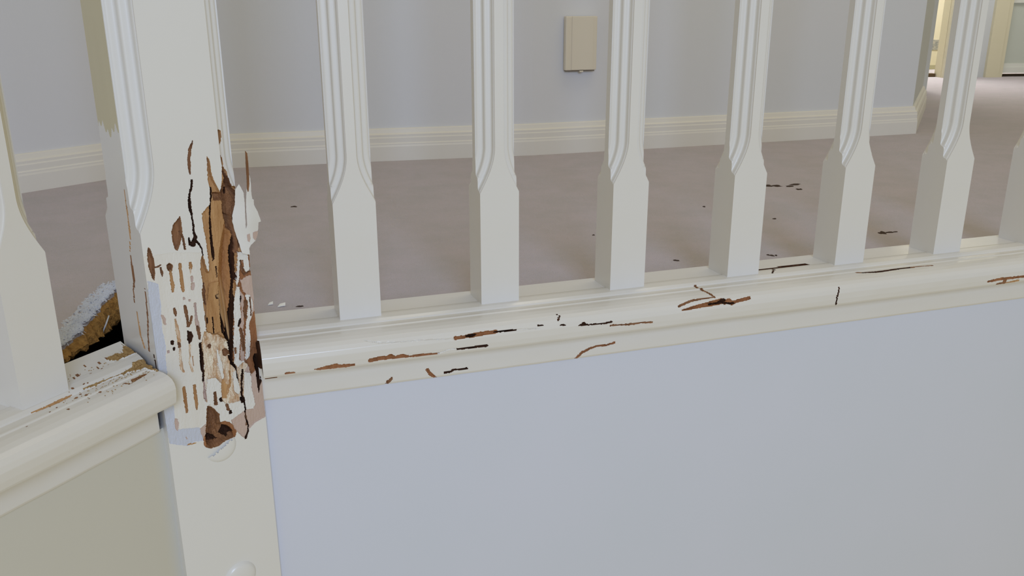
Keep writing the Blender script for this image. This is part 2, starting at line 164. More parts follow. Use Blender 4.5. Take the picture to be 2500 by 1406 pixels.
# ------------------------------------------------------------------ traced damage, in millimetres on each surface
# (kind, zone, depth, edge slope, roughness, points): f = post front (u, z), l = post left face, r / L = right / left rail (along, around profile)
MARKS = {"f":[["p",2,0.35,2.5,0.3,[[1.1,79.28],[9.02,74.42],[9.26,56.1],[7.61,34.68],[8.72,14.43],[8.63,0.97],[6.89,3.85],[6.75,-14.26],[9.04,-34.53],[8.26,-54.18],[9.48,-66.44],[19.07,-68.5],[28.82,-70.59],[31.25,-73.84],[31.68,-84.97],[23.98,-83.49],[17.09,-85.32],[9.77,-82.13],[0.63,-77.1],[-0.0,-56.15],[-0.83,-37.23],[-0.92,3.64],[-3.15,26.43],[-1.38,52.1]]],["p",1,0.15,2.5,0.2,[[-2.52,100.91],[24.4,99.98],[51.03,94.96],[45.29,25.28],[37.65,-42.25],[36.39,-68.29],[28.82,-70.59],[19.07,-68.5],[9.48,-66.44],[8.26,-54.18],[9.04,-34.53],[6.75,-14.26],[6.89,3.85],[8.72,14.43],[7.61,34.68],[9.26,56.1],[9.02,74.42],[-0.35,79.59]]],["p",3,0.8,2.5,0.3,[[82.69,-7.74],[98.98,-12.13],[96.06,-61.63],[95.45,-80.98],[83.48,-83.99],[77.58,-88.32],[73.08,-96.9],[70.29,-94.67],[63.1,-83.42],[60.56,-73.87],[62.45,-67.09],[69.19,-70.51],[77.13,-27.66]]],["p",3,0.7,2.5,0.3,[[30.31,-72.31],[36.26,-69.46],[37.24,-75.88],[35.22,-83.75],[32.01,-85.08]]],["p",3,0.7,2.5,0.3,[[8.26,-54.18],[10.72,-56.17],[11.07,-62.22],[9.34,-67.59],[8.06,-64.77]]],["p",8,2.0,2.5,0.6,[[85.65,105.54],[98.05,98.93],[104.87,97.72],[99.29,58.58],[97.14,12.33],[97.21,-11.66],[96.66,-23.65],[86.12,-32.84],[84.86,-21.55],[81.39,-20.58],[79.45,-16.43],[74.89,-15.17],[68.11,-13.28],[73.78,29.76],[78.39,62.98],[80.69,68.65]]],["p",3,1.0,2.5,0.3,[[95.83,65.02],[97.34,58.99],[95.24,29.31],[90.75,25.69],[93.26,39.1],[88.24,47.17],[85.3,52.4],[83.97,61.81],[90.05,65.08]]],["p",7,1.6,4,1.3,[[44.85,21.4],[57.44,14.75],[66.02,4.97],[65.67,-9.06],[72.35,-22.83],[78.07,-18.45],[83.12,-21.07],[78.14,-29.32],[75.62,-54.18],[68.89,-61.92],[63.2,-59.95],[54.2,-57.08],[47.54,-54.96],[41.08,-51.7],[36.57,-41.91],[38.66,-28.34],[38.11,-28.32],[41.27,-15.15],[41.32,-0.05],[40.86,10.43]]],["p",0,0.0,2.5,0.3,[[67.35,-26.05],[71.11,-23.53],[72.62,-37.24],[72.79,-47.03],[71.28,-50.23],[66.96,-46.47],[66.44,-40.24]]],["p",0,-0.1,2.5,0.3,[[42.42,-24.73],[50.72,-25.99],[55.06,-33.22],[53.85,-49.69],[56.82,-54.26],[62.45,-56.04],[71.81,-56.53],[75.21,-58.21],[75.45,-67.58],[69.19,-70.51],[60.56,-73.87],[51.68,-69.7],[49.54,-62.89],[44.24,-53.91],[39.58,-50.02],[39.46,-38.05]]],["p",0,-0.1,2.5,0.3,[[53.6,0.24],[55.49,2.07],[58.46,-17.55],[58.33,-29.41],[55.99,-29.91],[54.78,-20.05],[53.58,-10.28]]],["p",0,0,2.5,0.3,[[78.28,-27.99],[85.09,-31.17],[84.6,-48.17],[86.34,-64.83],[83.74,-68.99],[76.03,-67.76],[75.97,-56.6],[75.3,-51.47]]],["p",4,4,5,0.5,[[64.83,179.5],[66.68,177.24],[67.6,161.66],[70.49,153.99],[72.94,146.82],[74.93,150.23],[76.36,158.44],[77.48,168.74],[77.73,179.06],[78.93,187.16],[79.72,199.33],[81.12,200.42],[82.95,199.53],[83.52,194.88],[82.55,189.86],[80.31,187.01],[78.8,181.0],[81.98,175.47],[82.17,167.12],[84.53,163.69],[86.47,156.07],[88.26,148.93],[93.9,147.62],[101.29,131.44],[104.8,108.89],[99.99,95.23],[89.19,90.51],[85.62,88.95],[83.18,87.19],[82.37,73.93],[79.47,56.92],[76.1,46.45],[73.22,29.89],[72.6,18.46],[70.24,1.51],[69.24,-13.6],[69.64,-20.87],[67.06,-17.75],[65.72,-3.17],[66.02,4.97],[63.61,9.1],[57.44,14.75],[54.11,15.03],[46.71,20.36],[47.07,36.17],[46.96,49.66],[46.89,58.58],[48.92,66.99],[48.0,79.75],[48.98,88.26],[51.36,93.22],[53.4,79.76],[55.25,74.99],[56.3,82.46],[56.04,86.89],[55.95,105.33],[54.87,119.42],[55.01,129.99],[63.06,137.19],[64.67,151.64],[63.59,159.07],[64.1,168.31]]],["p",5,9,2.5,1.2,[[73.42,146.23],[76.54,150.01],[82.92,163.89],[86.47,156.07],[88.26,148.93],[95.46,140.96],[101.77,124.82],[101.4,109.46],[95.47,96.05],[87.07,92.02],[85.65,105.54],[82.49,123.5],[77.01,113.57],[75.13,126.82],[75.3,138.54],[67.84,139.64],[67.58,147.05]]],["p",5,12,3,0.8,[[76.21,126.65],[83.04,123.41],[83.79,114.61],[85.65,105.54],[86.52,92.12],[85.62,88.95],[80.97,87.61],[82.44,101.7],[80.92,108.54],[76.78,111.43]]],["p",9,26,1.2,0.5,[[75.95,119.15],[78.59,112.76],[82.45,107.19],[81.86,90.77],[78.76,57.75],[79.77,73.95],[76.9,51.97],[74.4,41.11],[70.47,1.45],[69.24,-13.6],[67.75,-16.75],[66.43,-12.82],[65.9,3.83],[64.28,10.09],[62.62,20.95],[63.08,45.99],[64.68,65.87],[66.04,78.32],[68.99,95.36],[73.19,108.79]]],["p",6,30,6,0.6,[[82.34,106.11],[82.19,90.71],[80.11,63.13],[78.62,62.93],[74.72,38.75],[70.58,1.42],[69.24,-13.6],[68.02,-17.43],[66.43,-12.82],[65.77,2.69],[64.84,9.95],[67.1,15.19],[73.29,41.37],[77.29,63.21],[77.36,69.33],[78.56,91.39]]],["p",6,14,8,0.3,[[65.0,152.64],[67.51,151.25],[66.91,142.94],[65.4,138.95],[63.69,126.5],[63.21,109.44],[63.31,86.58],[61.22,84.57],[61.09,100.08],[62.06,121.43],[63.91,138.11]]],["p",6,13,8,0.3,[[63.12,78.91],[64.2,78.69],[64.0,68.75],[62.75,68.45]]],["p",6,14,6,0.3,[[80.83,149.42],[82.45,149.2],[81.46,142.96],[79.95,143.18]]],["p",4,2.2,6,0.5,[[55.18,64.55],[59.64,65.27],[64.02,64.9],[62.21,46.18],[62.12,26.83],[61.03,16.73],[54.17,15.59],[47.52,20.72],[48.88,35.73],[49.87,44.51],[53.01,55.0]]],["p",5,6,6,0.3,[[48.71,67.04],[51.19,65.96],[51.34,57.6],[49.87,44.51],[48.14,50.51],[47.41,58.47]]],["p",6,15,8,0.3,[[62.91,56.74],[64.49,56.95],[64.52,36.55],[64.66,27.36],[66.81,19.9],[65.39,9.81],[62.23,15.27],[61.85,32.62],[62.21,46.18]]],["p",6,8,8,0.3,[[48.95,33.45],[50.02,33.19],[49.73,27.59],[48.42,27.68]]],["p",6,8,8,0.3,[[46.66,37.39],[47.69,34.89],[47.19,30.48],[46.25,31.84]]],["s",6,4,0,0.15,[[54.33,32.15,0.44],[54.55,24.11,0.44],[54.23,16.15,0.33]]],["s",6,5,0,0.15,[[61.3,51.54,1.51],[61.47,50.24,1.52]]],["p",0,0.2,2.5,0.3,[[83.91,88.77],[85.69,89.55],[93.41,86.99],[94.1,76.73],[93.61,68.32],[87.96,67.21],[88.25,81.25],[85.45,78.43],[82.85,62.04],[79.93,55.85],[79.38,59.38]]],["p",0,0.2,2.5,0.4,[[79.49,57.09],[82.84,56.36],[81.67,39.44],[81.64,27.87],[78.21,17.06],[78.39,5.26],[74.89,-15.17],[70.3,-14.49],[70.47,1.45],[73.15,18.32],[74.25,34.26],[76.1,46.45]]],["p",3,2.0,2.5,0.5,[[82.94,51.78],[86.31,45.3],[85.5,31.6],[82.75,15.92],[80.37,-16.69],[76.14,-16.71],[79.3,5.03],[79.34,16.77],[82.21,27.74]]],["p",0,0.3,2.5,0.4,[[87.11,47.42],[91.65,46.41],[94.18,38.89],[92.13,25.36],[88.12,16.94],[88.69,4.97],[85.56,-16.92],[80.71,-17.98],[82.49,4.2],[85.49,22.28],[88.81,35.48]]],["s",5,3,0,0.15,[[91.43,44.15,0.46],[91.43,34.87,0.47],[90.75,25.69,0.35]]],["p",6,7,8,0.3,[[79.66,25.45],[81.52,24.41],[80.66,20.54],[78.27,17.62],[76.75,18.59],[77.78,21.83]]],["s",6,5,0,0.15,[[82.93,46.06,0.81],[82.13,41.64,0.82]]],["s",5,2.5,0,0.15,[[87.78,40.35,1.3],[85.73,31.55,1.52],[85.95,24.51,0.69]]],["s",5,2.5,0,0.15,[[86.12,80.54,0.78],[86.79,72.54,1.22],[89.09,66.98,1.42],[94.52,69.28,1.08],[95.36,71.95,0.59]]],["s",5,2.0,0,0.15,[[80.24,14.2,1.15],[80.44,4.73,1.5],[80.97,-7.28,1.04]]],["s",5,2.0,0,0.15,[[72.13,-2.53,0.92],[71.99,-7.23,0.81]]],["s",5,3,0,0.15,[[62.61,-2.96,2.65],[62.91,-5.3,2.66]]],["s",5,2,0,0.15,[[48.29,6.23,1.51],[48.46,4.89,1.51]]],["p",6,18,6,0.3,[[89.15,-16.71],[91.01,-13.6],[94.52,-14.56],[95.94,-21.01],[97.15,-31.12],[95.41,-42.92],[92.93,-47.13],[90.99,-54.6],[90.57,-46.42],[90.68,-37.84],[90.21,-27.92]]],["p",8,3.2,6,0.3,[[81.65,-18.09],[86.85,-13.52],[89.86,-7.13],[94.52,-8.37],[89.98,-18.0],[88.0,-25.92],[84.62,-33.47],[84.4,-26.11]]],["s",6,6,0,0.15,[[66.23,-9.21,1.43],[67.75,-16.75,1.3],[71.21,-22.51,0.56],[70.93,-30.85,0.4],[72.03,-37.22,0.28]]],["s",6,6,0,0.15,[[77.48,-26.56,0.72],[75.24,-39.23,0.72],[74.03,-51.08,0.71],[75.27,-57.62,0.7],[75.57,-66.37,0.53],[75.52,-76.33,0.53],[77.12,-84.38,0.48],[76.16,-90.36,0.52],[73.06,-97.14,0.66]]],["s",5,3,0,0.15,[[75.66,-71.38,0.35],[76.33,-77.84,0.36],[75.25,-83.76,0.31]]],["s",6,6,0,0.15,[[73.86,-55.3,2.07],[74.1,-57.15,2.07]]],["p",5,3.5,3,0.3,[[4.83,108.32],[6.57,106.45],[8.48,95.66],[7.64,84.26],[6.72,78.62],[5.26,80.52],[3.52,90.36],[3.31,101.87]]],["s",5,1.5,0,0.15,[[8.75,89.83,0.52],[10.97,89.92,0.74],[13.62,90.97,0.42]]],["s",5,2.5,0,0.15,[[13.3,88.4,0.6],[13.54,84.64,1.0],[13.68,80.89,0.6]]],["p",5,4,3,0.3,[[35.32,131.01],[35.72,125.75],[35.55,117.4],[34.0,111.36],[32.37,106.37],[29.67,101.05],[27.34,103.07],[26.33,111.67],[26.51,118.95],[28.33,123.84],[31.82,127.42]]],["s",5,3,0,0.15,[[34.62,116.51,0.61],[35.78,108.93,0.82],[36.18,100.9,0.72]]],["s",6,4,0,0.15,[[49.14,160.77,0.82],[48.25,154.93,0.82],[45.91,149.08,0.72],[44.79,143.04,1.13],[44.97,135.74,1.23],[45.68,129.36,0.62],[45.99,123.01,0.62],[45.77,115.65,0.73],[46.55,109.68,1.48],[43.61,104.34,2.38],[41.03,104.8,1.01],[40.62,110.19,0.62]]],["s",6,3,0,0.15,[[46.04,107.1,1.02],[48.85,103.92,0.72],[51.08,99.22,0.36],[51.56,92.1,0.26]]],["s",5,2,0,0.15,[[53.82,193.83,0.4],[50.8,188.14,1.22],[49.06,180.29,1.22],[48.34,173.3,1.32],[48.39,166.69,0.51]]],["p",5,4,3,0.3,[[18.57,89.99],[21.26,91.05],[24.07,88.9],[23.0,84.32],[21.24,82.54],[19.06,85.65]]],["s",4,1.6,0,0.15,[[21.17,83.62,0.81],[21.27,76.1,1.11],[21.64,70.64,1.33],[21.2,65.33,0.72]]],["s",4,1.6,0,0.15,[[30.19,88.22,1.23],[30.03,80.74,1.23],[30.14,72.07,1.44],[30.22,63.9,1.14]]],["s",4,1.6,0,0.15,[[39.53,87.46,1.25],[39.35,83.17,1.36]]],["s",7,1.0,0,0.15,[[39.12,82.14,0.42],[38.42,77.94,0.32]]],["s",3,1.2,0,0.15,[[39.29,74.5,1.05],[39.06,70.73,0.63]]],["s",3,1.2,0,0.15,[[39.37,67.93,1.59],[38.9,63.86,1.28]]],["s",5,1.6,0,0.15,[[20.28,49.19,0.81],[20.84,45.21,1.12],[21.02,42.41,0.51]]],["s",7,1.4,0,0.15,[[20.33,39.27,0.41],[20.74,31.4,1.34],[21.03,22.4,1.46],[20.94,14.55,1.26]]],["s",5,1.8,0,0.15,[[20.8,15.15,1.35],[20.95,12.86,1.14]]],["s",7,1.4,0,0.15,[[20.82,10.07,0.74],[20.42,2.23,0.85],[20.26,-8.01,1.36],[21.43,-11.78,0.81]]],["s",5,2.2,0,0.15,[[29.94,49.14,1.14],[30.52,42.36,1.46],[30.79,35.61,0.94],[30.88,30.0,1.12],[33.13,32.8,1.0],[34.6,38.04,0.88]]],["p",6,4,3,0.3,[[29.63,25.81],[33.16,23.8],[33.97,19.63],[32.13,15.0],[29.75,13.13],[28.73,18.16]]],["s",7,0.8,0,0.15,[[30.17,12.11,0.75],[29.32,2.07,0.44],[27.91,-4.42,0.43],[29.67,-13.58,0.94]]],["s",7,0.8,0,0.15,[[31.29,0.39,0.32],[31.31,-8.84,0.32]]],["s",3,1.8,0,0.15,[[39.34,49.18,1.06],[39.11,42.55,0.75],[38.83,33.65,1.28],[39.64,25.55,1.59]]],["s",5,2.2,0,0.15,[[39.45,26.73,1.28],[39.81,17.56,1.18],[39.77,15.29,0.65]]],["p",6,7,4,0.3,[[38.79,11.55],[40.98,11.54],[41.53,-0.11],[40.19,-14.85],[40.22,-19.53],[40.03,-27.12],[38.17,-27.75],[37.51,-25.79],[38.73,-17.93],[37.3,-14.02],[38.24,1.94]]],["s",3,1.2,0,0.15,[[39.19,-28.64,1.0],[38.58,-37.93,1.23],[38.54,-46.25,0.78]]],["s",6,2.5,0,0.15,[[14.89,19.02,1.43],[15.03,17.73,1.43]]],["s",6,3,0,0.15,[[15.61,12.48,1.02],[15.71,11.55,1.02]]],["s",3,1.5,0,0.15,[[10.53,11.17,0.81],[10.61,10.43,0.81]]],["s",3,1,0,0.15,[[30.07,57.17,0.82],[30.15,56.44,0.82]]],["s",3,1,0,0.15,[[34.68,53.83,0.62],[34.74,53.29,0.62]]],["p",3,0.5,2.5,0.3,[[8.57,46.49],[10.43,44.95],[11.64,41.38],[11.38,35.94],[9.64,36.92]]],["s",4,1.6,0,0.15,[[20.1,-27.46,1.17],[20.08,-36.8,1.39],[20.06,-46.2,1.19],[19.91,-52.07,0.76]]],["s",4,1.6,0,0.15,[[29.85,-28.05,0.98],[29.59,-39.75,1.42],[29.55,-46.85,1.21],[29.38,-52.15,0.66]]],["p",5,2.5,2.5,0.3,[[46.94,-39.74],[49.2,-39.83],[48.99,-46.97],[49.06,-53.63],[46.05,-52.92],[46.36,-44.95]]],["p",4,2.2,2.5,0.3,[[56.05,-29.33],[58.64,-31.89],[62.5,-39.05],[59.94,-46.74],[58.38,-50.5],[55.09,-48.87],[55.2,-39.26]]],["s",4,1.5,0,0.15,[[65.22,-24.24,0.58],[63.99,-35.88,0.84],[60.75,-44.57,1.1]]],["s",6,5,0,0.15,[[52.98,-48.91,1.44],[53.13,-50.22,1.44]]],["s",6,3,0,0.15,[[60.49,-64.38,1.36],[60.64,-65.61,1.36]]],["s",5,2.5,0,0.15,[[57.97,-56.46,1.21],[59.05,-61.69,1.33]]],["p",5,7,2,1.8,[[39.32,-52.34],[40.98,-52.63],[44.63,-55.48],[49.47,-63.48],[49.62,-72.7],[54.66,-74.38],[59.49,-78.47],[61.39,-82.84],[63.23,-87.83],[61.65,-91.67],[51.48,-93.13],[45.35,-95.96],[37.32,-95.58],[33.06,-92.83],[32.31,-86.41],[35.2,-78.85],[37.25,-63.73]]],["p",6,11,2,1.5,[[53.15,-77.58],[59.24,-80.87],[60.5,-85.65],[55.26,-90.71],[48.89,-84.78],[52.21,-80.96]]],["p",6,10,2,1.5,[[35.84,-80.29],[43.06,-85.24],[47.12,-90.36],[43.65,-90.39],[36.88,-89.25]]],["p",8,0.6,3,0.3,[[49.06,-72.51],[53.73,-72.22],[59.74,-76.07],[62.66,-82.02],[64.51,-87.02],[62.38,-92.55],[60.69,-89.46],[60.12,-83.65],[56.6,-78.12],[51.1,-75.04]]],["p",8,0.8,3,0.3,[[34.53,-79.84],[31.9,-85.04],[32.24,-90.07],[34.31,-93.89],[35.1,-89.85],[34.08,-85.81]]],["s",3,0.4,0,0.15,[[16.46,-76.63,0.31],[17.0,-78.63,0.31]]],["s",4,0.3,0,0.15,[[17.19,-84.51,0.31],[20.49,-84.7,0.37],[24.31,-85.44,0.3]]]],"l":[["s",4,1.5,0,0.15,[[25.59,154.55,0.47],[26.21,144.26,0.62],[25.9,134.04,0.78],[26.53,123.56,0.94],[27.3,111.91,0.78]]],["s",4,1.0,0,0.15,[[30.22,108.16,0.47],[33.19,99.04,0.47]]],["s",5,1.5,0,0.15,[[33.72,94.65,0.62],[34.4,83.73,0.94],[34.17,75.1,0.94],[35.53,65.37,0.78]]],["s",5,1.8,0,0.15,[[32.84,90.07,0.62],[32.55,79.34,0.94],[32.7,72.78,0.94],[39.01,62.48,0.78],[40.87,49.79,0.78]]],["s",4,1.4,0,0.15,[[38.05,39.9,0.78],[37.73,30.41,0.94],[37.45,19.14,1.09],[30.97,8.5,1.25]]],["s",5,1.4,0,0.15,[[6.76,82.14,0.39],[6.91,69.33,0.62],[8.86,53.75,0.78],[11.35,38.88,0.94],[16.76,22.91,0.78],[19.24,8.65,0.94]]],["s",6,1.0,0,0.15,[[7.18,8.0,0.78],[6.15,-2.95,0.78],[3.57,-7.78,0.62]]]],"r":[["p",8,1.5,2.5,0.3,[[111.52,156.32],[119.64,154.97],[132.89,152.92],[134.86,154.85],[142.02,155.08],[150.03,155.56],[150.83,157.81],[141.99,158.85],[117.52,157.9]]],["s",8,1.2,0,0.15,[[85.14,156.61,0.74],[92.54,156.92,0.8]]],["s",5,1,0,0.15,[[67.71,200.33,0.81],[77.31,200.57,0.68]]],["s",8,1.8,0,0.5,[[166.03,153.99,2.04],[173.14,153.18,1.91],[182.6,153.35,2.05],[185.77,152.56,2.48],[190.0,154.46,1.28],[196.37,153.27,2.17],[202.78,155.12,1.13]]],["s",8,1.5,0,0.4,[[204.93,155.44,0.65],[213.53,155.2,1.3],[221.1,155.44,1.04],[234.18,155.98,0.52]]],["s",1,0.9,0,0.15,[[234.18,155.98,0.27],[243.96,152.93,0.33],[252.79,152.94,0.33]]],["s",6,2.5,0,0.15,[[253.93,153.88,0.66],[263.93,153.92,0.93],[275.12,153.87,1.06],[283.92,153.98,1.33]]],["s",8,2.5,0,0.4,[[251.81,141.27,1.51],[260.66,141.03,1.41],[271.83,140.41,1.96],[281.94,139.86,1.86],[293.8,139.62,1.64]]],["s",6,3.0,0,0.15,[[264.0,140.89,0.87],[269.59,140.47,1.52],[272.95,140.32,0.54]]],["s",6,2,0,0.15,[[293.77,140.06,0.55],[311.43,139.93,0.49]]],["s",6,2,0,0.15,[[292.93,140.03,0.49],[303.16,139.92,0.66],[315.47,140.48,0.55]]],["s",1,1.0,0,0.15,[[316.25,140.79,0.77],[327.2,140.96,0.44],[341.08,142.03,0.17]]],["s",1,0.9,0,0.15,[[162.35,132.5,0.26],[175.2,136.78,0.43],[190.76,137.96,0.43],[217.21,139.05,0.27],[250.67,141.78,0.32]]],["s",6,1.2,0,0.15,[[340.23,138.58,0.57],[344.22,139.17,0.67]]],["s",6,2,0,0.15,[[365.3,141.15,0.56],[368.95,141.57,0.67]]],["s",6,0.6,0,0.15,[[363.46,127.98,0.26],[362.99,135.53,0.36]]],["s",6,0.6,0,0.15,[[366.37,129.12,0.17],[363.34,134.99,0.29]]],["p",6,2.5,2.5,0.3,[[385.07,144.1],[387.96,142.17],[390.46,140.99],[393.92,143.31],[395.16,145.13]]],["s",6,1.5,0,0.15,[[395.11,144.38,0.5],[404.24,144.66,0.51],[414.06,145.02,0.78],[421.99,144.27,0.76]]],["s",5,1.3,0,0.15,[[421.7,148.36,0.77],[431.67,148.99,0.52],[444.21,149.69,0.92],[457.43,149.7,0.66]]],["s",5,1.3,0,0.15,[[459.31,149.55,0.78],[470.2,150.53,0.79]]],["p",8,2.5,2.5,0.3,[[505.07,140.83],[521.17,137.86],[543.1,134.92],[558.04,132.8],[560.42,135.23],[559.43,138.82],[547.25,140.01],[528.65,140.59],[507.61,141.81]]],["s",6,4,0,0.15,[[541.04,137.63,0.84],[551.78,137.36,1.31],[558.23,135.85,2.85],[559.1,137.55,2.48]]],["s",8,2,0,0.4,[[559.43,138.82,1.31],[565.48,137.39,3.21],[568.08,139.75,2.16],[573.02,138.47,1.31],[580.01,137.76,1.8],[591.33,136.39,1.57]]],["s",6,3,0,0.15,[[559.59,138.22,1.01],[567.39,140.04,1.19],[570.78,139.69,0.96]]],["s",5,1.4,0,0.15,[[546.69,91.06,1.04],[544.84,113.97,1.09],[549.61,129.83,1.09]]],["s",5,1.4,0,0.15,[[502.59,136.5,0.81],[510.77,133.92,1.04],[519.73,131.39,1.15],[531.75,130.46,0.9],[547.84,130.2,0.53]]],["s",5,1.2,0,0.15,[[753.92,111.61,1.93],[760.16,115.07,1.31]]],["s",6,2.2,0,0.15,[[758.91,114.59,1.49],[775.02,117.15,1.88],[801.23,115.88,1.91],[832.34,115.39,1.75]]],["s",5,1.2,0,0.15,[[831.06,114.9,1.16],[847.72,115.56,0.78],[860.46,116.84,0.99]]],["s",6,3,0,0.15,[[641.39,64.55,1.82],[667.33,66.44,1.85],[677.99,65.05,2.6],[694.89,64.21,3.0],[714.62,64.28,3.41]]],["s",6,1,0,0.15,[[664.29,71.14,0.45],[652.62,84.85,0.31]]],["s",6,0.8,0,0.15,[[711.02,135.86,0.52],[708.08,146.59,0.51],[709.31,158.69,0.64]]],["s",8,1.4,0,0.4,[[933.17,152.8,1.22],[952.47,151.22,1.72],[971.02,151.66,1.34],[989.68,151.93,1.38],[1001.02,152.19,1.21]]],["s",5,1.4,0,0.15,[[949.58,158.53,1.45],[959.66,158.54,2.08],[959.61,154.15,2.5]]],["s",4,1,0,0.15,[[963.94,158.1,0.83],[982.71,157.09,1.27]]],["s",5,1.8,0,0.15,[[183.76,226.92,0.46],[187.5,221.67,1.58],[191.42,218.07,0.84]]],["s",8,1.8,0,0.15,[[228.6,213.78,1.1],[231.5,218.63,1.44],[237.29,224.39,0.69]]],["s",4,0.5,0,0.15,[[237.13,226.92,0.48],[250.86,226.92,0.02],[268.25,226.92,0.03]]],["s",6,2,0,0.15,[[247.68,219.71,0.98],[253.78,219.6,0.87],[257.29,217.67,0.87],[262.48,218.39,0.61],[271.19,218.15,0.86]]],["s",5,0.8,0,0.15,[[128.51,226.92,0.01],[134.88,226.92,0.01]]],["s",5,0.8,0,0.15,[[171.64,226.92,0.03],[177.13,226.92,0.05]]],["s",4,0.4,0,0.15,[[135.42,226.92,0.01],[171.64,226.92,0.01]]],["s",5,0.8,0,0.15,[[371.6,226.92,0.04],[395.43,226.92,0.36]]],["s",8,1.8,0,0.15,[[395.45,224.43,1.02],[402.07,217.94,1.22],[412.74,213.67,0.94],[421.63,212.17,0.78],[431.92,212.75,0.79],[441.15,211.15,0.94]]]],"L":[["p",10,-0.8,0.3,0.9,[[35.4,34.23],[38.42,42.34],[36.02,50.06],[28.14,49.02],[36.43,66.04],[41.63,75.05],[49.59,71.19],[61.18,71.73],[69.98,67.37],[72.33,60.01],[68.04,50.43],[61.35,53.42],[50.58,53.75],[43.25,46.59]]],["p",10,-1.0,0.3,0.9,[[66.16,85.5],[60.66,86.11],[53.11,87.71],[47.71,89.32],[51.52,98.83],[65.77,118.52],[69.19,112.01],[68.38,107.36],[71.49,98.75],[75.37,95.79],[82.69,95.59],[86.02,99.42],[84.6,94.13],[93.66,92.5],[100.7,92.32],[109.43,93.11],[117.29,91.77],[123.06,91.65],[121.58,89.57],[102.32,90.3],[83.44,91.44],[71.36,90.29]]],["p",5,0.6,2.5,0.3,[[88.79,112.25],[82.78,112.65],[74.37,112.89],[75.59,115.7],[85.53,116.95],[92.8,117.99]]],["s",5,0.6,0,0.15,[[97.06,113.36,0.63],[96.08,117.57,0.84]]],["s",4,0.3,0,0.15,[[168.78,90.89,0.15],[156.35,91.78,0.8],[145.63,91.71,1.25],[133.2,91.13,0.4]]],["s",5,0.3,0,0.15,[[83.94,58.4,0.41],[84.52,59.24,0.41]]],["s",5,0.3,0,0.15,[[85.55,65.0,0.49],[86.24,65.99,0.49]]],["s",5,0.3,0,0.15,[[87.09,71.95,0.32],[87.61,72.69,0.32]]],["s",5,0.3,0,0.15,[[94.58,74.8,0.32],[95.1,75.53,0.32]]],["s",5,0.3,0,0.15,[[98.92,72.61,0.31],[99.43,73.34,0.31]]],["s",5,0.3,0,0.15,[[87.81,50.71,0.33],[88.28,51.39,0.32]]],["s",5,0.3,0,0.15,[[125.53,99.48,0.52],[129.35,105.55,1.53]]],["s",5,0.3,0,0.15,[[118.8,109.49,0.67],[119.43,110.46,0.6]]],["s",5,0.3,0,0.15,[[131.64,111.84,0.37],[132.16,112.6,0.37]]],["s",5,0.3,0,0.15,[[113.03,86.14,0.39],[113.36,86.67,0.42]]],["s",5,0.3,0,0.15,[[116.06,85.04,0.39],[116.5,85.7,0.39]]],["s",5,0.3,0,0.15,[[68.31,53.88,0.5],[69.05,54.91,0.5]]],["s",5,0.3,0,0.15,[[77.12,56.76,0.5],[77.84,57.77,0.5]]],["s",5,0.3,0,0.15,[[78.64,64.3,0.33],[79.12,64.97,0.33]]],["s",5,0.3,0,0.15,[[104.06,61.41,0.74],[105.09,62.94,0.74]]],["s",5,0.3,0,0.15,[[110.37,65.68,0.64],[111.26,67.0,0.64]]],["s",5,0.3,0,0.15,[[126.07,83.96,0.81],[126.97,85.34,0.81]]],["s",5,0.3,0,0.15,[[126.85,94.52,0.53],[127.55,95.56,0.53]]],["s",5,0.3,0,0.15,[[132.98,97.25,0.61],[133.78,98.45,0.61]]],["s",5,0.3,0,0.15,[[152.67,113.78,0.58],[153.47,114.99,0.58]]],["s",5,0.3,0,0.15,[[187.28,111.42,0.39],[187.79,112.25,0.39]]],["s",5,0.3,0,0.15,[[152.98,99.15,0.42],[153.52,99.99,0.42]]],["s",5,0.3,0,0.15,[[163.22,106.22,0.33],[163.63,106.88,0.33]]]]}
RAIL_PROFILE = [[-0.055, -0.03], [-0.055, 0.0], [-0.0165, 0.0], [-0.015, 0.0012], [-0.008, 0.0016], [0.001, 0.0008], [0.0045, -0.0012], [0.0055, -0.0024], [0.015, -0.0024], [0.0163, -0.0012], [0.0182, -0.0002], [0.0206, -0.0002], [0.0222, -0.0012], [0.029, -0.001], [0.036, -0.0018], [0.0415, -0.0034], [0.0458, -0.0062], [0.0484, -0.01], [0.0495, -0.0148], [0.0488, -0.022], [0.0475, -0.028], [0.0462, -0.0302], [0.018, -0.03], [0.0184, -0.031], [0.0184, -0.064], [0.0172, -0.0662], [0.014, -0.0664]]
FLAKE = [[90.99, 151.75], [92.63, 148.22], [94.57, 143.24], [94.71, 133.52], [93.62, 121.73], [92.97, 113.08], [93.36, 110.26], [94.53, 113.92], [95.39, 126.9], [96.69, 138.63], [97.88, 147.07], [98.47, 143.98], [99.94, 145.18], [101.2, 150.92], [101.93, 160.44], [102.73, 155.0], [102.23, 144.32], [102.94, 136.64], [104.41, 135.34], [104.1, 131.02], [107.32, 122.85], [109.37, 114.23], [106.68, 113.9], [105.44, 106.0], [104.33, 101.73], [101.11, 97.27], [96.46, 94.53], [94.13, 91.83], [94.08, 85.68], [87.24, 88.09], [85.2, 101.21], [83.23, 109.24], [81.93, 118.18], [82.6, 124.56], [86.01, 133.74], [87.44, 147.45]]
SLIVER = [[100.81, 180.44], [102.36, 178.17], [102.33, 168.89], [101.93, 160.44], [101.42, 150.89], [99.84, 144.11], [98.45, 143.77], [99.4, 155.43], [100.01, 168.11]]
PINK1 = [[99.63, 105.55], [102.2, 105.99], [105.21, 106.04], [104.1, 101.77], [101.16, 97.71], [99.34, 100.37]]
PINK2 = [[93.6, 104.71], [96.4, 105.33], [96.63, 100.85], [95.15, 97.44], [93.68, 98.82]]

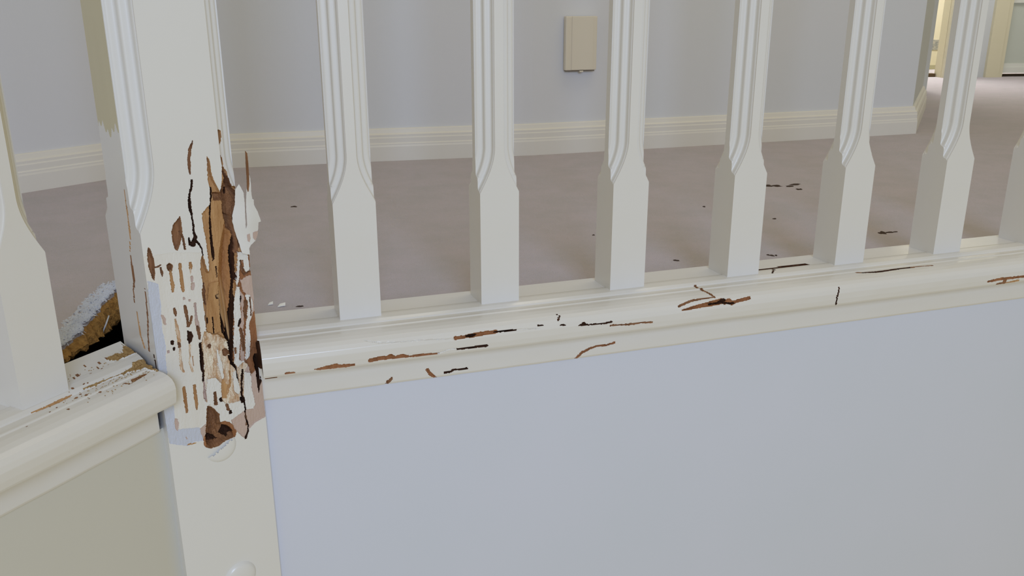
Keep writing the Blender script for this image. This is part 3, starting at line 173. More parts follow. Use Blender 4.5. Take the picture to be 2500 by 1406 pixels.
def vnoise(x, y, seed, sx, sy):
    r = np.random.default_rng(seed); G = r.random((64, 64))
    X = x/sx; Y = y/sy; i = np.floor(X).astype(int); j = np.floor(Y).astype(int)
    fx = X-i; fy = Y-j; fx = fx*fx*(3-2*fx); fy = fy*fy*(3-2*fy)
    g = lambda a, b: G[a % 64, b % 64]
    return (g(i, j)*(1-fx)*(1-fy)+g(i+1, j)*fx*(1-fy)+g(i, j+1)*(1-fx)*fy+g(i+1, j+1)*fx*fy)*2-1
def seg_dist(px, py, a, b):
    ax, ay = a; bx, by = b; dx, dy = bx-ax, by-ay
    t = np.clip(((px-ax)*dx+(py-ay)*dy)/max(dx*dx+dy*dy, 1e-9), 0, 1)
    return np.hypot(px-ax-t*dx, py-ay-t*dy), t
def carve(U, Z, marks, jit=.35):
    """U, Z in mm -> zone index and depth (mm)"""
    zone = np.zeros(U.shape, int); dep = np.zeros(U.shape)
    Uj = U+jit*vnoise(U, Z, 1, 1.1, 1.6)+jit*.6*vnoise(U, Z, 2, .5, .6)
    Zj = Z+jit*vnoise(U, Z, 3, 1.1, 1.6)
    for n, (k, zn, d, slope, rough, P) in enumerate(marks):
        P = np.array(P); pad = 1.0+(P[:, 2].max() if k == 's' else 0)
        m = (Uj > P[:, 0].min()-pad) & (Uj < P[:, 0].max()+pad) & (Zj > P[:, 1].min()-pad) & (Zj < P[:, 1].max()+pad)
        if not m.any(): continue
        u = Uj[m]; z = Zj[m]
        if k == 'p':
            ins = np.zeros(u.shape, bool); dist = np.full(u.shape, 1e9)
            for i in range(len(P)):
                a = P[i]; b = P[(i+1) % len(P)]
                c = ((a[1] > z) != (b[1] > z)) & (u < (b[0]-a[0])*(z-a[1])/(b[1]-a[1]+1e-12)+a[0])
                ins ^= c
                dist = np.minimum(dist, seg_dist(u, z, a, b)[0])
            prev = dep[m]
            nd = prev+np.clip(d-prev, -12*dist-.05, slope*dist+.15)
        else:
            q = np.full(u.shape, 9.)
            for i in range(len(P)-1):
                dd, t = seg_dist(u, z, P[i, :2], P[i+1, :2])
                wd = P[i, 2]+(P[i+1, 2]-P[i, 2])*t
                q = np.minimum(q, dd/np.maximum(wd, .22))
            ins = q < 1
            prev = dep[m]
            nd = prev+d*np.sqrt(np.clip(1-q*q, 0, 1))*.8+.2*d
        nd = nd+rough*(.6*vnoise(u, z, 10+n, .9, 3.5)+.4*vnoise(u, z, 90+n, .5, .8))*np.sign(abs(d)+1e-9)
        if zn != 10 and zn != 0: nd = np.maximum(nd, prev*0+.12)
        mm_ = np.where(m); sel = tuple(x[ins] for x in mm_)
        zone[sel] = zn; dep[sel] = nd[ins]
    return zone, dep
def split_zones(prefix, V, zone, dep, wrap, parts, parent, min_faces=45):
    """V (rows, cols, 3) grid -> one object for each group of zones"""
    nr, nc = zone.shape
    idx = np.arange(nr*nc).reshape(nr, nc)
    if wrap: idx2 = np.concatenate([idx, idx[:, :1]], 1)
    else: idx2 = idx
    Q = np.stack([idx2[:-1, :-1], idx2[:-1, 1:], idx2[1:, 1:], idx2[1:, :-1]], -1).reshape(-1, 4)
    zf = zone.ravel()[Q]; df = dep.ravel()[Q]
    fz = np.take_along_axis(zf, np.argmax(df+(zf > 0)*.01, 1)[:, None], 1)[:, 0]
    out = {}
    for name, zs, base in parts:
        sel = np.where(np.isin(fz, zs))[0]
        if not len(sel): continue
        mats = [base if z == 0 else ZMAT[z] for z in zs]
        # connected pieces by repeated minimum-label spreading
        used, inv = np.unique(Q[sel], return_inverse=True); inv = inv.reshape(-1, 4)
        lab = np.arange(len(used))
        while True:
            fm = lab[inv].min(1); new = lab.copy()
            np.minimum.at(new, inv.ravel(), np.repeat(fm, 4)); new = new[new]
            if (new == lab).all(): break
            lab = new
        fl_ = lab[inv[:, 0]]; ids, cnt = np.unique(fl_, return_counts=True)
        order = ids[np.argsort(-cnt)]; size = dict(zip(ids, cnt)); small = []
        def make(nm, which):
            q = Q[sel[which]]; u2, i2 = np.unique(q, return_inverse=True)
            mi = np.searchsorted(np.array(zs), fz[sel[which]])
            return new_mesh(nm, V.reshape(-1, 3)[u2], i2.reshape(q.shape), mats, parent, mi, sharp=38)
        first = True
        for k in order:
            if first or size[k] >= min_faces:
                nm = name if (first or name != 'gloss_paint') else 'paint_remnant'
                out.setdefault(name, []).append(make(nm, np.where(fl_ == k)[0])); first = False
            else: small.append(k)
        if small:
            o = make('small_'+('remnants' if name == 'gloss_paint' else 'marks'), np.where(np.isin(fl_, small))[0]); o['kind'] = 'stuff'
    return out

# ================================================================== SETTING
# walls follow the octagonal landing: left wall, back wall, angled return, far piece
def wall_strip(name, pts, z0, z1, thick, m):
    """vertical wall along a polyline; thickness grows to the left-hand (far) side"""
    P = [Vector(p) for p in pts]; N = []
    for i, p in enumerate(P):
        d = Vector((0, 0))
        if i: d += (P[i]-P[i-1]).normalized()
        if i < len(P)-1: d += (P[i+1]-P[i]).normalized()
        d.normalize(); N.append(Vector((-d.y, d.x)))
    back = [p+n*thick for p, n in zip(P, N)]
    poly = [(p.x, p.y) for p in P]+[(p.x, p.y) for p in reversed(back)]
    V, F = prism(poly, z0, z1)
    o = new_mesh(name, V, F, m, smooth=False); tag(o, kind='structure'); return o
ZF = -.020
WL = [(-1.5, .228), (-.22, 1.063)]
WB = [(-.22, 1.063), (.217, 1.033), (.567, .996), (1.588, .983)]
WR = [(1.588, .983), (2.02, 1.42)]
wall_strip('wall_left', WL, ZF-.02, 1.9, .1, WALLB)
wall_strip('wall_back', WB, ZF-.02, 1.9, .1, WALLB)
wall_strip('wall_return', WR, ZF-.02, 1.9, .1, WALLG)
wall_strip('wall_hall', [(2.0, 1.80), (2.42, 1.83)], ZF-.02, 1.9, .06, WALLG)

SK = [(0, 0), (.016, 0), (.016, .030), (.0150, .0335), (.0150, .036), (.0136, .0385), (.0136, .048), (.0124, .0505), (.0124, .055), (.008, .058), (.006, .066), (.004, .0675), (0, .0675)]
def skirting(name, pts, m=SKIRT, s=1.0):
    P = [Vector(p) for p in pts]; rings = []
    for i, p in enumerate(P):
        d0 = (P[i]-P[i-1]).normalized() if i else (P[1]-P[0]).normalized()
        d1 = (P[i+1]-P[i]).normalized() if i < len(P)-1 else d0
        b = (Vector((d0.y, -d0.x))+Vector((d1.y, -d1.x))).normalized()
        k = 1/max(.3, b.dot(Vector((d0.y, -d0.x))))
        rings.append([(p.x+b.x*a*k, p.y+b.y*a*k, ZF+h*s) for a, h in SK])
    V, F = loft(rings)
    return tag(new_mesh(name, V, F, m, smooth=False), kind='structure')
skirting('baseboard_left', WL)
skirting('baseboard_back', WB+[(2.005, 1.405)])

# carpeted landing floor with a torn hole beside the post
s2 = math.sqrt(.5)
CX, CY = -.1456, -.0037                                  # post centre
def rpt(s, n): return (CX+s, CY-n)                       # right rail frame (along, toward viewer)
def lpt(s, n): return (CX-s*s2+n*s2, CY-s*s2-n*s2)       # left rail frame
HOLE = [(-.190, .300), (-.231, .268), (-.236, .235), (-.243, .205), (-.246, .178), (-.254, .150), (-.256, .120), (-.264, .090), (-.272, .066), (-.290, .03), (-.31, -.03), (-.335, -.10)]
rb0 = lpt(.30, -.0545)
outer = [lpt(1.6, -.0545), rb0, HOLE[-1]]
def jag(P, k=5, a=.0025):
    out = []
    for p, q in zip(P[:-1], P[1:]):
        for i in range(k):
            t = i/k; out.append((p[0]+(q[0]-p[0])*t+random.uniform(-a, a), p[1]+(q[1]-p[1])*t+random.uniform(-a, a)))
    return out+[P[-1]]
edge = jag(list(reversed(HOLE)))
carp = [lpt(1.6, -.0545), lpt(.34, -.0545)]+edge+[(-.165, .28), (-.155, .14), (-.120, .070), rpt(.026, -.0545), rpt(3.9, -.0545), (3.9, .6), (3.9, 2.6), (2.1, 2.7), (-1.6, .9), (-1.6, .3)]
tri = tessellate_polygon([[Vector((x, y, 0)) for x, y in carp]])
n = len(carp)
Vc = [(x, y, ZF) for x, y in carp]+[(x, y, ZF-.006) for x, y in carp]
Fc = [tuple(t) for t in tri]+[tuple(i+n for i in reversed(t)) for t in tri]+[(i, i+n, (i+1) % n+n, (i+1) % n) for i in range(n)]
floor = new_mesh('floor', Vc, Fc, CARPET, smooth=False); tag(floor, kind='structure')
for p in floor.data.polygons[:len(tri)]: pass
# floor beneath the hole, with side walls added to shut light out
SUB = mat('shaded_red_subfloor', srgb(62, 40, 32), .9, .1, (30, .3, srgb(36, 24, 20)))  # timber colour darkened so the void reads as unlit
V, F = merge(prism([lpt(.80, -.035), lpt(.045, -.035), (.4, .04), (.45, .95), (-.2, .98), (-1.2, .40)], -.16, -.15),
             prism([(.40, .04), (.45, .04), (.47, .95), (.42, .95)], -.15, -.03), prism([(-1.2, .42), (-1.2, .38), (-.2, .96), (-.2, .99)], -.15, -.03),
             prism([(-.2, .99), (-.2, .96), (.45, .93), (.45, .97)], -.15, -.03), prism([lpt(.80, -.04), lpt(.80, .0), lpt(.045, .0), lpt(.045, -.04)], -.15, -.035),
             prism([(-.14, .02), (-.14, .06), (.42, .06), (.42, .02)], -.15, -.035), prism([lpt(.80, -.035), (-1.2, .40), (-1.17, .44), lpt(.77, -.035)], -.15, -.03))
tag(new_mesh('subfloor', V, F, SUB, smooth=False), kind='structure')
# torn chipboard/underlay face exposed along the hole
BOARD = mat('ochre_chipboard', srgb(198, 156, 94), .95, .1, (160, .3, srgb(128, 92, 52)), (300, 1, .003))
rings = []
ne = len(edge)
for i, (x, y) in enumerate(edge):
    t = min(1, max(0, (i/ne-.25)/.5)); h = .008+.024*t
    nx, ny = .80, -.6
    r = lambda a: random.uniform(-a, a)
    rings.append([(x-.02*nx, y-.02*ny, ZF-.0055), (x+.001, y, ZF-.0055), (x+.004*nx+r(.001), y+.004*ny+r(.001), ZF-.009+r(.0008)),
                  (x+.007*nx+r(.002), y+.007*ny+r(.002), ZF-.006-h*.45+r(.001)), (x+.008*nx+r(.003), y+.008*ny+r(.002), ZF-.006-h*.8+r(.002)), (x+.002*nx, y+.002*ny, ZF-.006-h+r(.002)), (x-.02*nx, y-.02*ny, ZF-.006-h)])
V, F = loft(rings)
tag(new_mesh('torn_chipboard', V, F, BOARD, smooth=False), 'torn ochre chipboard edge under the ripped carpet beside the damaged post', 'floorboard')
# frayed carpet tufts along the torn edge
YARN = mat('pale_blue_carpet_yarn', srgb(214, 220, 236), .95, .1, (60, .3, srgb(196, 202, 218)))
Vt = []; Ft = []
E2 = [e for e in edge]
for k in range(3000):                                     # crushed pile loops
    i = random.randrange(len(E2)-1); t = random.random(); bk = random.random()**1.3*.024
    x = E2[i][0]*(1-t)+E2[i+1][0]*t-bk*.8; y = E2[i][1]*(1-t)+E2[i+1][1]*t+bk*.6
    rx, ry, hz = random.uniform(.0012, .0026), random.uniform(.0012, .0026), random.uniform(.0008, .0028)*(1-bk*20)
    b = len(Vt); z = ZF-.0008
    Vt.append((x, y, z+hz+.0006))
    for f, g_ in ((.65, .75), (1, 0)):
        for q in range(6):
            Vt.append((x+rx*f*math.cos(q*1.047), y+ry*f*math.sin(q*1.047), z+hz*g_))
    Ft += [(b, b+1+q, b+1+(q+1) % 6) for q in range(6)]+[(b+1+q, b+7+q, b+7+(q+1) % 6, b+1+(q+1) % 6) for q in range(6)]
for k in range(380):
    i = random.randrange(len(E2)-1); t = random.random()
    x = E2[i][0]*(1-t)+E2[i+1][0]*t; y = E2[i][1]*(1-t)+E2[i+1][1]*t
    bk = random.random()**1.5*.024
    x -= bk*.8; y += bk*.6
    a = random.uniform(0, 6.28); L = random.uniform(.003, .008)*(1-bk*12); L = max(L, .0025); wd = random.uniform(.0006, .0013)
    dx = math.cos(a)*.5+.35*(1-bk*40); dy = math.sin(a)*.5-.3*(1-bk*40); dz = random.uniform(.1, .6) if bk > .004 else random.uniform(-.9, .6)
    l = math.sqrt(dx*dx+dy*dy+dz*dz); dx, dy, dz = dx/l*L, dy/l*L, dz/l*L
    b = len(Vt); z = ZF-.001
    px, py = -math.sin(a)*wd, math.cos(a)*wd
    Vt += [(x-px, y-py, z), (x+px, y+py, z), (x, y, z+wd*1.6), (x+dx*.6-px, y+dy*.6-py, z+dz*.7), (x+dx*.6+px, y+dy*.6+py, z+dz*.7), (x+dx, y+dy, z+dz)]
    Ft += [(b, b+1, b+4, b+3), (b+1, b+2, b+4), (b+2, b, b+3), (b+3, b+4, b+5), (b+2, b+3, b+4)]
tag(new_mesh('carpet_fringe', Vt, Ft, YARN, smooth=False), 'frayed pale blue carpet tufts along the torn hole beside the post', 'carpet fringe', kind='stuff')
# a loose bent yarn lying in the gap
def tube(pts, r, n=6):
    rings = []
    for i, p in enumerate(pts):
        p = Vector(p); d = (Vector(pts[min(i+1, len(pts)-1)])-Vector(pts[max(i-1, 0)])).normalized()
        a = d.cross(Vector((.3, .2, 1))).normalized(); b = d.cross(a)
        rr = r[i] if isinstance(r, (list, tuple)) else r
        rings.append([tuple(p+a*math.cos(k*2*math.pi/n)*rr+b*math.sin(k*2*math.pi/n)*rr) for k in range(n)])
    return loft(rings)
V, F = tube([(-.2355, .188, -.031), (-.238, .175, -.036), (-.2415, .172, -.043), (-.243, .171, -.050)], .0009)
tag(new_mesh('loose_yarn', V, F, YARN), 'loose pale carpet yarn hanging in the floor hole beside the post', 'yarn')

# wall panels below the rails (stairwell side)
V, F = prism([rpt(.0585, .014), rpt(3.3, .014), rpt(3.3, -.02), rpt(.045, -.02)], -.75, -.0655)
tag(new_mesh('wall_right', V, F, WALLF, smooth=False), kind='structure')
V, F = prism([lpt(1.2, .014), lpt(.0540, .014), lpt(.043, -.02), lpt(1.2, -.02)], -.75, -.0655)
LEFTP = mat('warm_lit_panel_paint', srgb(213, 210, 200), .45, .4, (5, .5, srgb(208, 206, 196)))  # panel paint tinted to carry the warm light on the left side
tag(new_mesh('wall_front', V, F, LEFTP, smooth=False), kind='structure')

# far end of the landing: open lit doorway, architraves and a closed panelled door
def fpt(s, d):                                           # far wall frame: along, toward viewer
    x0, y0, x1, y1 = 2.60, 2.34, 3.6, 2.10; L = math.hypot(x1-x0, y1-y0)
    ux, uy = (x1-x0)/L, (y1-y0)/L
    return (x0+ux*s+uy*d, y0+uy*s-ux*d)
def fbox(s0, s1, d0, d1, z0, z1):
    return prism([fpt(s0, d1), fpt(s1, d1), fpt(s1, d0), fpt(s0, d0)], z0, z1)
ARCH = mat('cream_architrave_paint', srgb(216, 210, 184), .4, .4)
TILE = mat('warm_tile_wall', srgb(246, 236, 208), .3, .5)
DOORP = mat('pale_green_door_paint', srgb(196, 202, 194), .45, .4)
# hall wall pieces
V, F = merge(fbox(-.60, -.30, -.10, 0, ZF-.01, 1.9), fbox(.312, .50, -.04, 0, ZF-.01, 1.9), fbox(1.25, 2.4, -.10, 0, ZF-.01, 1.9))
tag(new_mesh('wall_far', V, F, WALLG, smooth=False), kind='structure')
V, F = merge(fbox(.303, .312, -.045, .004, ZF, 1.8), fbox(.305, .331, .004, .012, ZF, 1.8), fbox(.331, .343, .0, .018, ZF, 1.8))
tag(new_mesh('door_frame', V, F, ARCH, smooth=False), 'cream architrave beside the sunlit doorway at the far end of the landing', 'door frame')
V, F = merge(fbox(.500, .560, 0, .016, ZF, 1.8), fbox(.560, .578, -.02, .012, ZF, 1.8))
tag(new_mesh('door_frame', V, F, ARCH, smooth=False), 'olive cream architrave around the closed pale door, top right of the photo', 'door frame')
# closed door with raised bottom moulding and sunk panel
dr = empty('door_2', (*fpt(.58, -.02), ZF)); tag(dr, kind='structure')
def child_abs(name, V, F, m, parent, **k):
    V = [tuple(Vector(v)-parent.location) for v in V]
    return new_mesh(name, V, F, m, parent, **k)
V, F = merge(fbox(.578, 1.25, -.045, -.020, -.004, 1.75))
child_abs('door_leaf', V, F, DOORP, dr, smooth=False)
V, F = merge(fbox(.578, 1.25, -.020, -.012, -.004, .020), fbox(.578, 1.25, -.020, -.0165, .020, .036), fbox(.578, 1.25, -.020, -.012, .286, .40))
child_abs('door_rail', V, F, mat('white_door_rail_paint', srgb(222, 224, 218), .4, .4), dr, smooth=False)
V, F = fbox(.56, 1.3, -.06, -.03, ZF, -.012)
child_abs('door_gap', V, F, mat('dark_gap_shade', srgb(70, 60, 46), .8, .1), dr, smooth=False)  # dark strip painted in for the shade of the gap under the door
# bright room seen through the open doorway
V, F = merge(fbox(-.30, 1.6, -.75, -.70, ZF, 1.8))
bath = tag(new_mesh('wall_bathroom', V, F, TILE, smooth=False), kind='structure')
V, F = fbox(-.30, .300, -.06, -.03, ZF, -.006)
tag(new_mesh('trim_threshold', V, F, mat('dark_brown_threshold', srgb(96, 78, 54), .7, .2), smooth=False), kind='structure')
BT = mat('grey_patterned_border_tile', srgb(206, 200, 184), .3, .5, (60, .12, srgb(150, 152, 150)))
for k in range(12):
    V, F = fbox(.40+k*.05, .448+k*.05, -.701, -.697, .055, .105)
    new_mesh('border_tile', V, F, BT, bath, smooth=False)

# blank wall plate
pl = empty('blank_wall_plate', (.672, .9865, .2165)); 
tag(pl, 'blank cream wall plate on the pale blue back wall behind the balusters', 'wall plate')
PL = mat('beige_plate_plastic', srgb(222, 214, 198), .4, .4)
def rbox(x0, x1, y0, y1, z0, z1, r, m, name, parent):
    bm = bmesh.new(); V, F = box(x0, x1, y0, y1, z0, z1)
    vs = [bm.verts.new(v) for v in V]; [bm.faces.new([vs[i] for i in f]) for f in F]
    bmesh.ops.bevel(bm, geom=bm.edges[:], offset=r, segments=2, affect='EDGES', profile=.6)
    me = bpy.data.meshes.new(name); bm.to_mesh(me); bm.free(); me.materials.append(m)
    o = bpy.data.objects.new(name, me); scene.collection.objects.link(o); o.parent = parent; return o
rbox(-.0362, .0362, -.008, .006, -.0563, .0563, .0022, PL, 'face_plate', pl)
rbox(-.0225, .0275, -.0098, -.006, -.0555, .0560, .0010, PL, 'cover_strip', pl)
rbox(-.0335, .0335, -.004, .006, -.0585, -.0550, .0008, mat('plate_shadow_gap', srgb(120, 112, 100), .6, .2), 'shaded_clip', pl)  # clip strip below the plate, its colour darkened for the shadow gap
V, F = box(-.003, .005, -.009, -.003, -.0600, -.0570); new_mesh('clip_tab', V, F, PL, pl, smooth=False)
pl.rotation_euler = (0, 0, -.02)

# ================================================================== NEWEL POST
WP, DP = .0955, .090
A0 = np.array([-.170, -.0625]); E_ = np.array([.9239, .3827]); NI = np.array([-.3827, .9239])
def corner_cut(z, C, z0, L, S, dep=1.0):
    """Moulded corner made by a shaped router bit that leaves the arris sideways in a curve at z0.
    S in 0..1 runs from the side face to the front face.
    Returns (offsets along the front, offsets along the side, front width, side width)."""
    h = C/math.sqrt(2)
    W = np.linspace(-h, h, 400); t = (W/h+1)/2; u = np.clip((t-.07)/.86, 0, 1)
    inn = h+(1.1+1.45*(1-np.cos(4*np.pi*u)))*1e-3*dep
    X = np.maximum.accumulate((inn+W)/math.sqrt(2)); Y = (inn-W)/math.sqrt(2)
    s = min(max((z-z0)/L, 0), 1); delta = C*(1-math.sin(s*math.pi/2))
    if delta >= C-2e-5: return np.linspace(0, 1e-5, len(S)), np.linspace(1e-5, 0, len(S)), 1e-5, 1e-5
    k0 = int(np.searchsorted(X, delta)); k0 = min(k0, 398)
    kk = k0+(399-k0)*S
    x = np.clip(np.interp(kk, np.arange(400), X)-delta, 0, C-delta); y = np.interp(kk, np.arange(400), Y)
    y = np.maximum(y, 0); x[0] = 0; x[-1] = C-delta; y[-1] = 0
    if delta < .0012: y[0] = min(y[0], C)
    return x, y, C-delta, float(y[0])
CP, Z0P, LP_ = .0185, .121, .058
nf = 224; nl = 60; nc = 46
SS = np.concatenate([[0], np.linspace(.0005, .9995, nc-2), [1]])
zr = np.concatenate([np.linspace(-.75, -.262, 12, endpoint=False), np.linspace(-.262, -.128, 40, endpoint=False), np.arange(-.128, .212, .00047), np.linspace(.213, .36, 50), np.linspace(.38, .95, 6)])
cuts = [corner_cut(z, CP, Z0P, LP_, SS, 1.15) for z in zr]
cu = np.array([k[0] for k in cuts]); cv = np.array([k[1] for k in cuts]); c1 = np.array([k[2] for k in cuts])
c = c1[:, None]; cs = np.array([k[3] for k in cuts])[:, None]
uin = c+(WP-2*c)*np.linspace(0, 1, nf)[None, 1:-1]
U_ = np.concatenate([cu, uin, WP-cu[:, ::-1]], 1)
cham = np.concatenate([cv, np.zeros_like(uin), cv[:, ::-1]], 1)
zone, dep = carve(U_*1000, np.broadcast_to(zr[:, None]*1000, U_.shape), MARKS['f'], .3)
dep = dep/1000
vf = cham+dep
front = np.stack([A0[0]+E_[0]*U_+NI[0]*vf, A0[1]+E_[1]*U_+NI[1]*vf, np.broadcast_to(zr[:, None], vf.shape)], -1)
# left face, from back corner to front corner
tl = np.linspace(0, 1, nl)[None, :-1]
vl = (DP-cs)*(1-tl)+cs*tl
zl, dl = carve(vl*1000, np.broadcast_to(zr[:, None]*1000, vl.shape), MARKS['l'], .25)
Ul = dl/1000
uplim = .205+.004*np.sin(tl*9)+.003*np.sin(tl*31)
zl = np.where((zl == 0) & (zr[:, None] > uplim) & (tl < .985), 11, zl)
left = np.stack([A0[0]+E_[0]*Ul+NI[0]*vl, A0[1]+E_[1]*Ul+NI[1]*vl, np.broadcast_to(zr[:, None], vl.shape)], -1)
# back-left chamfer, right side, back
def col(u, v):
    return np.stack([A0[0]+E_[0]*u+NI[0]*v, A0[1]+E_[1]*u+NI[1]*v, zr], -1)[:, None, :]
fr = vf[:, -1]
side = []
for t in np.linspace(.06, 1, 8): side.append(col(np.full(len(zr), WP), fr+(DP-c1-fr)*t))
zR = zone[:, -1:]
tail = [col(WP-c1, np.full(len(zr), DP)), col(c1, np.full(len(zr), DP)), col(c1*.5, DP-c1*.62)]
tailc = np.concatenate(side+tail, 1)
Vp = np.concatenate([left, front, tailc], 1)
zt = np.zeros((len(zr), tailc.shape[1]), int)
zt[:, :2] = np.where(zR > 0, zR, 0)
Zp = np.concatenate([zl, zone, zt], 1)
Dp = np.concatenate([dl/1000, dep, np.zeros(zt.shape)], 1)
post = empty('newel_post', (CX, CY, 0))
tag(post, 'thick white newel post with its front eaten away by termites, bare brown timber showing', 'post')
Vp = Vp-np.array([CX, CY, 0])
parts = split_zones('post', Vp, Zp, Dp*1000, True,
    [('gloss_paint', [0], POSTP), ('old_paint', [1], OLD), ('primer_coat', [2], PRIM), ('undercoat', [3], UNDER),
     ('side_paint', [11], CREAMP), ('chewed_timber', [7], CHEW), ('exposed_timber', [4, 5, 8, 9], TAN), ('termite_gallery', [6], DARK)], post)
for k, l in dict(old_paint='dull cream old paint scored by termites', primer_coat='pale blue primer patch', undercoat='taupe undercoat patches',
                 chewed_timber='pale chewed marbled timber', exposed_timber='bare tan and brown timber in the cavity', termite_gallery='dark hollow termite galleries').items():
    for q_ in parts.get(k, []): q_['label'] = l
def P3(u, v, z):                                          # millimetres on the post front -> local coordinates
    u, v, z = u/1000, v/1000, z/1000
    return (A0[0]+E_[0]*u+NI[0]*v-CX, A0[1]+E_[1]*u+NI[1]*v-CY, z)
def sheet(name, poly, vfun, th, m, parent, jit=.15):
    """thin torn film traced as (u, z) outline, bent by vfun and given thickness th (mm)"""
    P = []
    for a, b in zip(poly, poly[1:]+poly[:1]):
        L = math.hypot(a[0]-b[0], a[1]-b[1]); k = max(1, int(L/1.2))
        for i in range(k):
            t = i/k; P.append((a[0]+(b[0]-a[0])*t+random.uniform(-jit, jit), a[1]+(b[1]-a[1])*t+random.uniform(-jit, jit)))
    arr = np.array(P); lo = arr.min(0); hi = arr.max(0)
    bm = bmesh.new()
    vs = [bm.verts.new((x, y, 0)) for x, y in P]
    for t in tessellate_polygon([[Vector((x, y, 0)) for x, y in P]]):
        try: bm.faces.new([vs[i] for i in t])
        except ValueError: pass
    for ax in (0, 1):                                     # slice so that the bend has vertices to follow
        q = lo[ax]+1.5
        while q < hi[ax]:
            no = (1, 0, 0) if ax == 0 else (0, 1, 0); co = (q, 0, 0) if ax == 0 else (0, q, 0)
            bmesh.ops.bisect_plane(bm, geom=bm.verts[:]+bm.edges[:]+bm.faces[:], plane_co=co, plane_no=no)
            q += 2.0
    ret = bmesh.ops.extrude_face_region(bm, geom=bm.faces[:])
    top = {g for g in ret['geom'] if isinstance(g, bmesh.types.BMVert)}
    for v in bm.verts:
        u, z = v.co.x, v.co.y; d = vfun(u, z)+(th if v in top else 0)
        v.co = Vector(P3(u, d, z))
    bmesh.ops.recalc_face_normals(bm, faces=bm.faces[:])
    me = bpy.data.meshes.new(name); bm.to_mesh(me); bm.free(); me.materials.append(m)
    me.polygons.foreach_set('use_smooth', np.ones(len(me.polygons), bool)); me.set_sharp_from_angle(angle=math.radians(40))
    o = bpy.data.objects.new(name, me); scene.collection.objects.link(o); o.parent = parent; return o
fl = sheet('paint_flake', [tuple(p) for p in FLAKE], lambda u, z: -1.0-1.8*math.sin((u-84)/7)+.05*(z-88)*.5+.5*math.sin(z/5), .5, POSTP, post)
for pp in (PINK1, PINK2):
    sheet('undercoat', [tuple(p) for p in pp], lambda u, z: -1.35-1.8*math.sin((u-84)/7)+.05*(z-88)*.5+.5*math.sin(z/5), .4, UNDER, post)
fl['label'] = 'jagged white paint flake curling off the right corner'
sp = sheet('timber_splinter', [tuple(p) for p in SLIVER], lambda u, z: -1.3-1.8*math.sin((u-84)/7)+.05*(z-88)*.5, 1.2, BROWN, post, .1)
sp['label'] = 'thin brown splinter standing up from the flake'
def splinter(u0, z0, u1, z1, v, w0, m, name='timber_splinter'):
    pts = []; nn = 9
    for i in range(nn):
        t = i/(nn-1); wv = w0*(1-abs(2*t-1)**3)*random.uniform(.75, 1.1)+.12
        pts.append((u0+(u1-u0)*t+random.uniform(-.25, .25), z0+(z1-z0)*t, wv))
    rings = [[P3(u-wv, v, z), P3(u, v-wv*.7, z), P3(u+wv, v, z), P3(u, v+wv*.9, z)] for u, z, wv in pts]
    V, F = loft(rings); return new_mesh(name, V, F, m, post, smooth=False)
splinter(61, 92, 66.5, 18, 5.5, 2.4, TAN)
splinter(66.5, 84, 71, 0, 8.0, 1.9, TAN)
splinter(73, 60, 76, -6, 17.0, 1.5, HOLLOW)
splinter(81, 66, 83, -8, 16.0, 1.2, BROWN)
splinter(84.5, 40, 86, -30, 6.0, .9, ORANGE)

# screw caps on the post: one torn, one whole
def dome(name, u, z, r, h, keep, parent, m):
    V = []; F = []; nr_, na = 10, 40
    for i in range(nr_+1):
        rr = r*i/nr_
        for k in range(na):
            a = 2*math.pi*k/na
            hh = h*math.sqrt(max(0, 1-(i/nr_)**2.6))
            V.append((u+rr*math.cos(a), -hh, z+rr*math.sin(a)))
    for i in range(nr_):
        for k in range(na):
            q = (i*na+k, i*na+(k+1) % na, (i+1)*na+(k+1) % na, (i+1)*na+k)
            cx = sum(V[j][0] for j in q)/4; cz = sum(V[j][2] for j in q)/4
            if keep(cx, cz): F.append(q)
    used = sorted({j for q in F for j in q}); mp = {j: i for i, j in enumerate(used)}
    return new_mesh(name, [P3(*V[j]) for j in used], [tuple(mp[j] for j in q) for q in F], m, parent, sharp=50)
tc = dome('screw_cap', 47.5, -97.5, 15.5, 2.6, lambda x, z: z < -104.6+(x-34)*.48+.7*math.sin(x*1.7)+.4*math.sin(x*4), post, POSTP)
tc['label'] = 'torn lower half of a white round screw cap'
lc = dome('screw_cap', 52.5, -246.0, 16.5, 5.0, lambda x, z: True, post, POSTP)
lc['label'] = 'whole domed white screw cap low on the post'

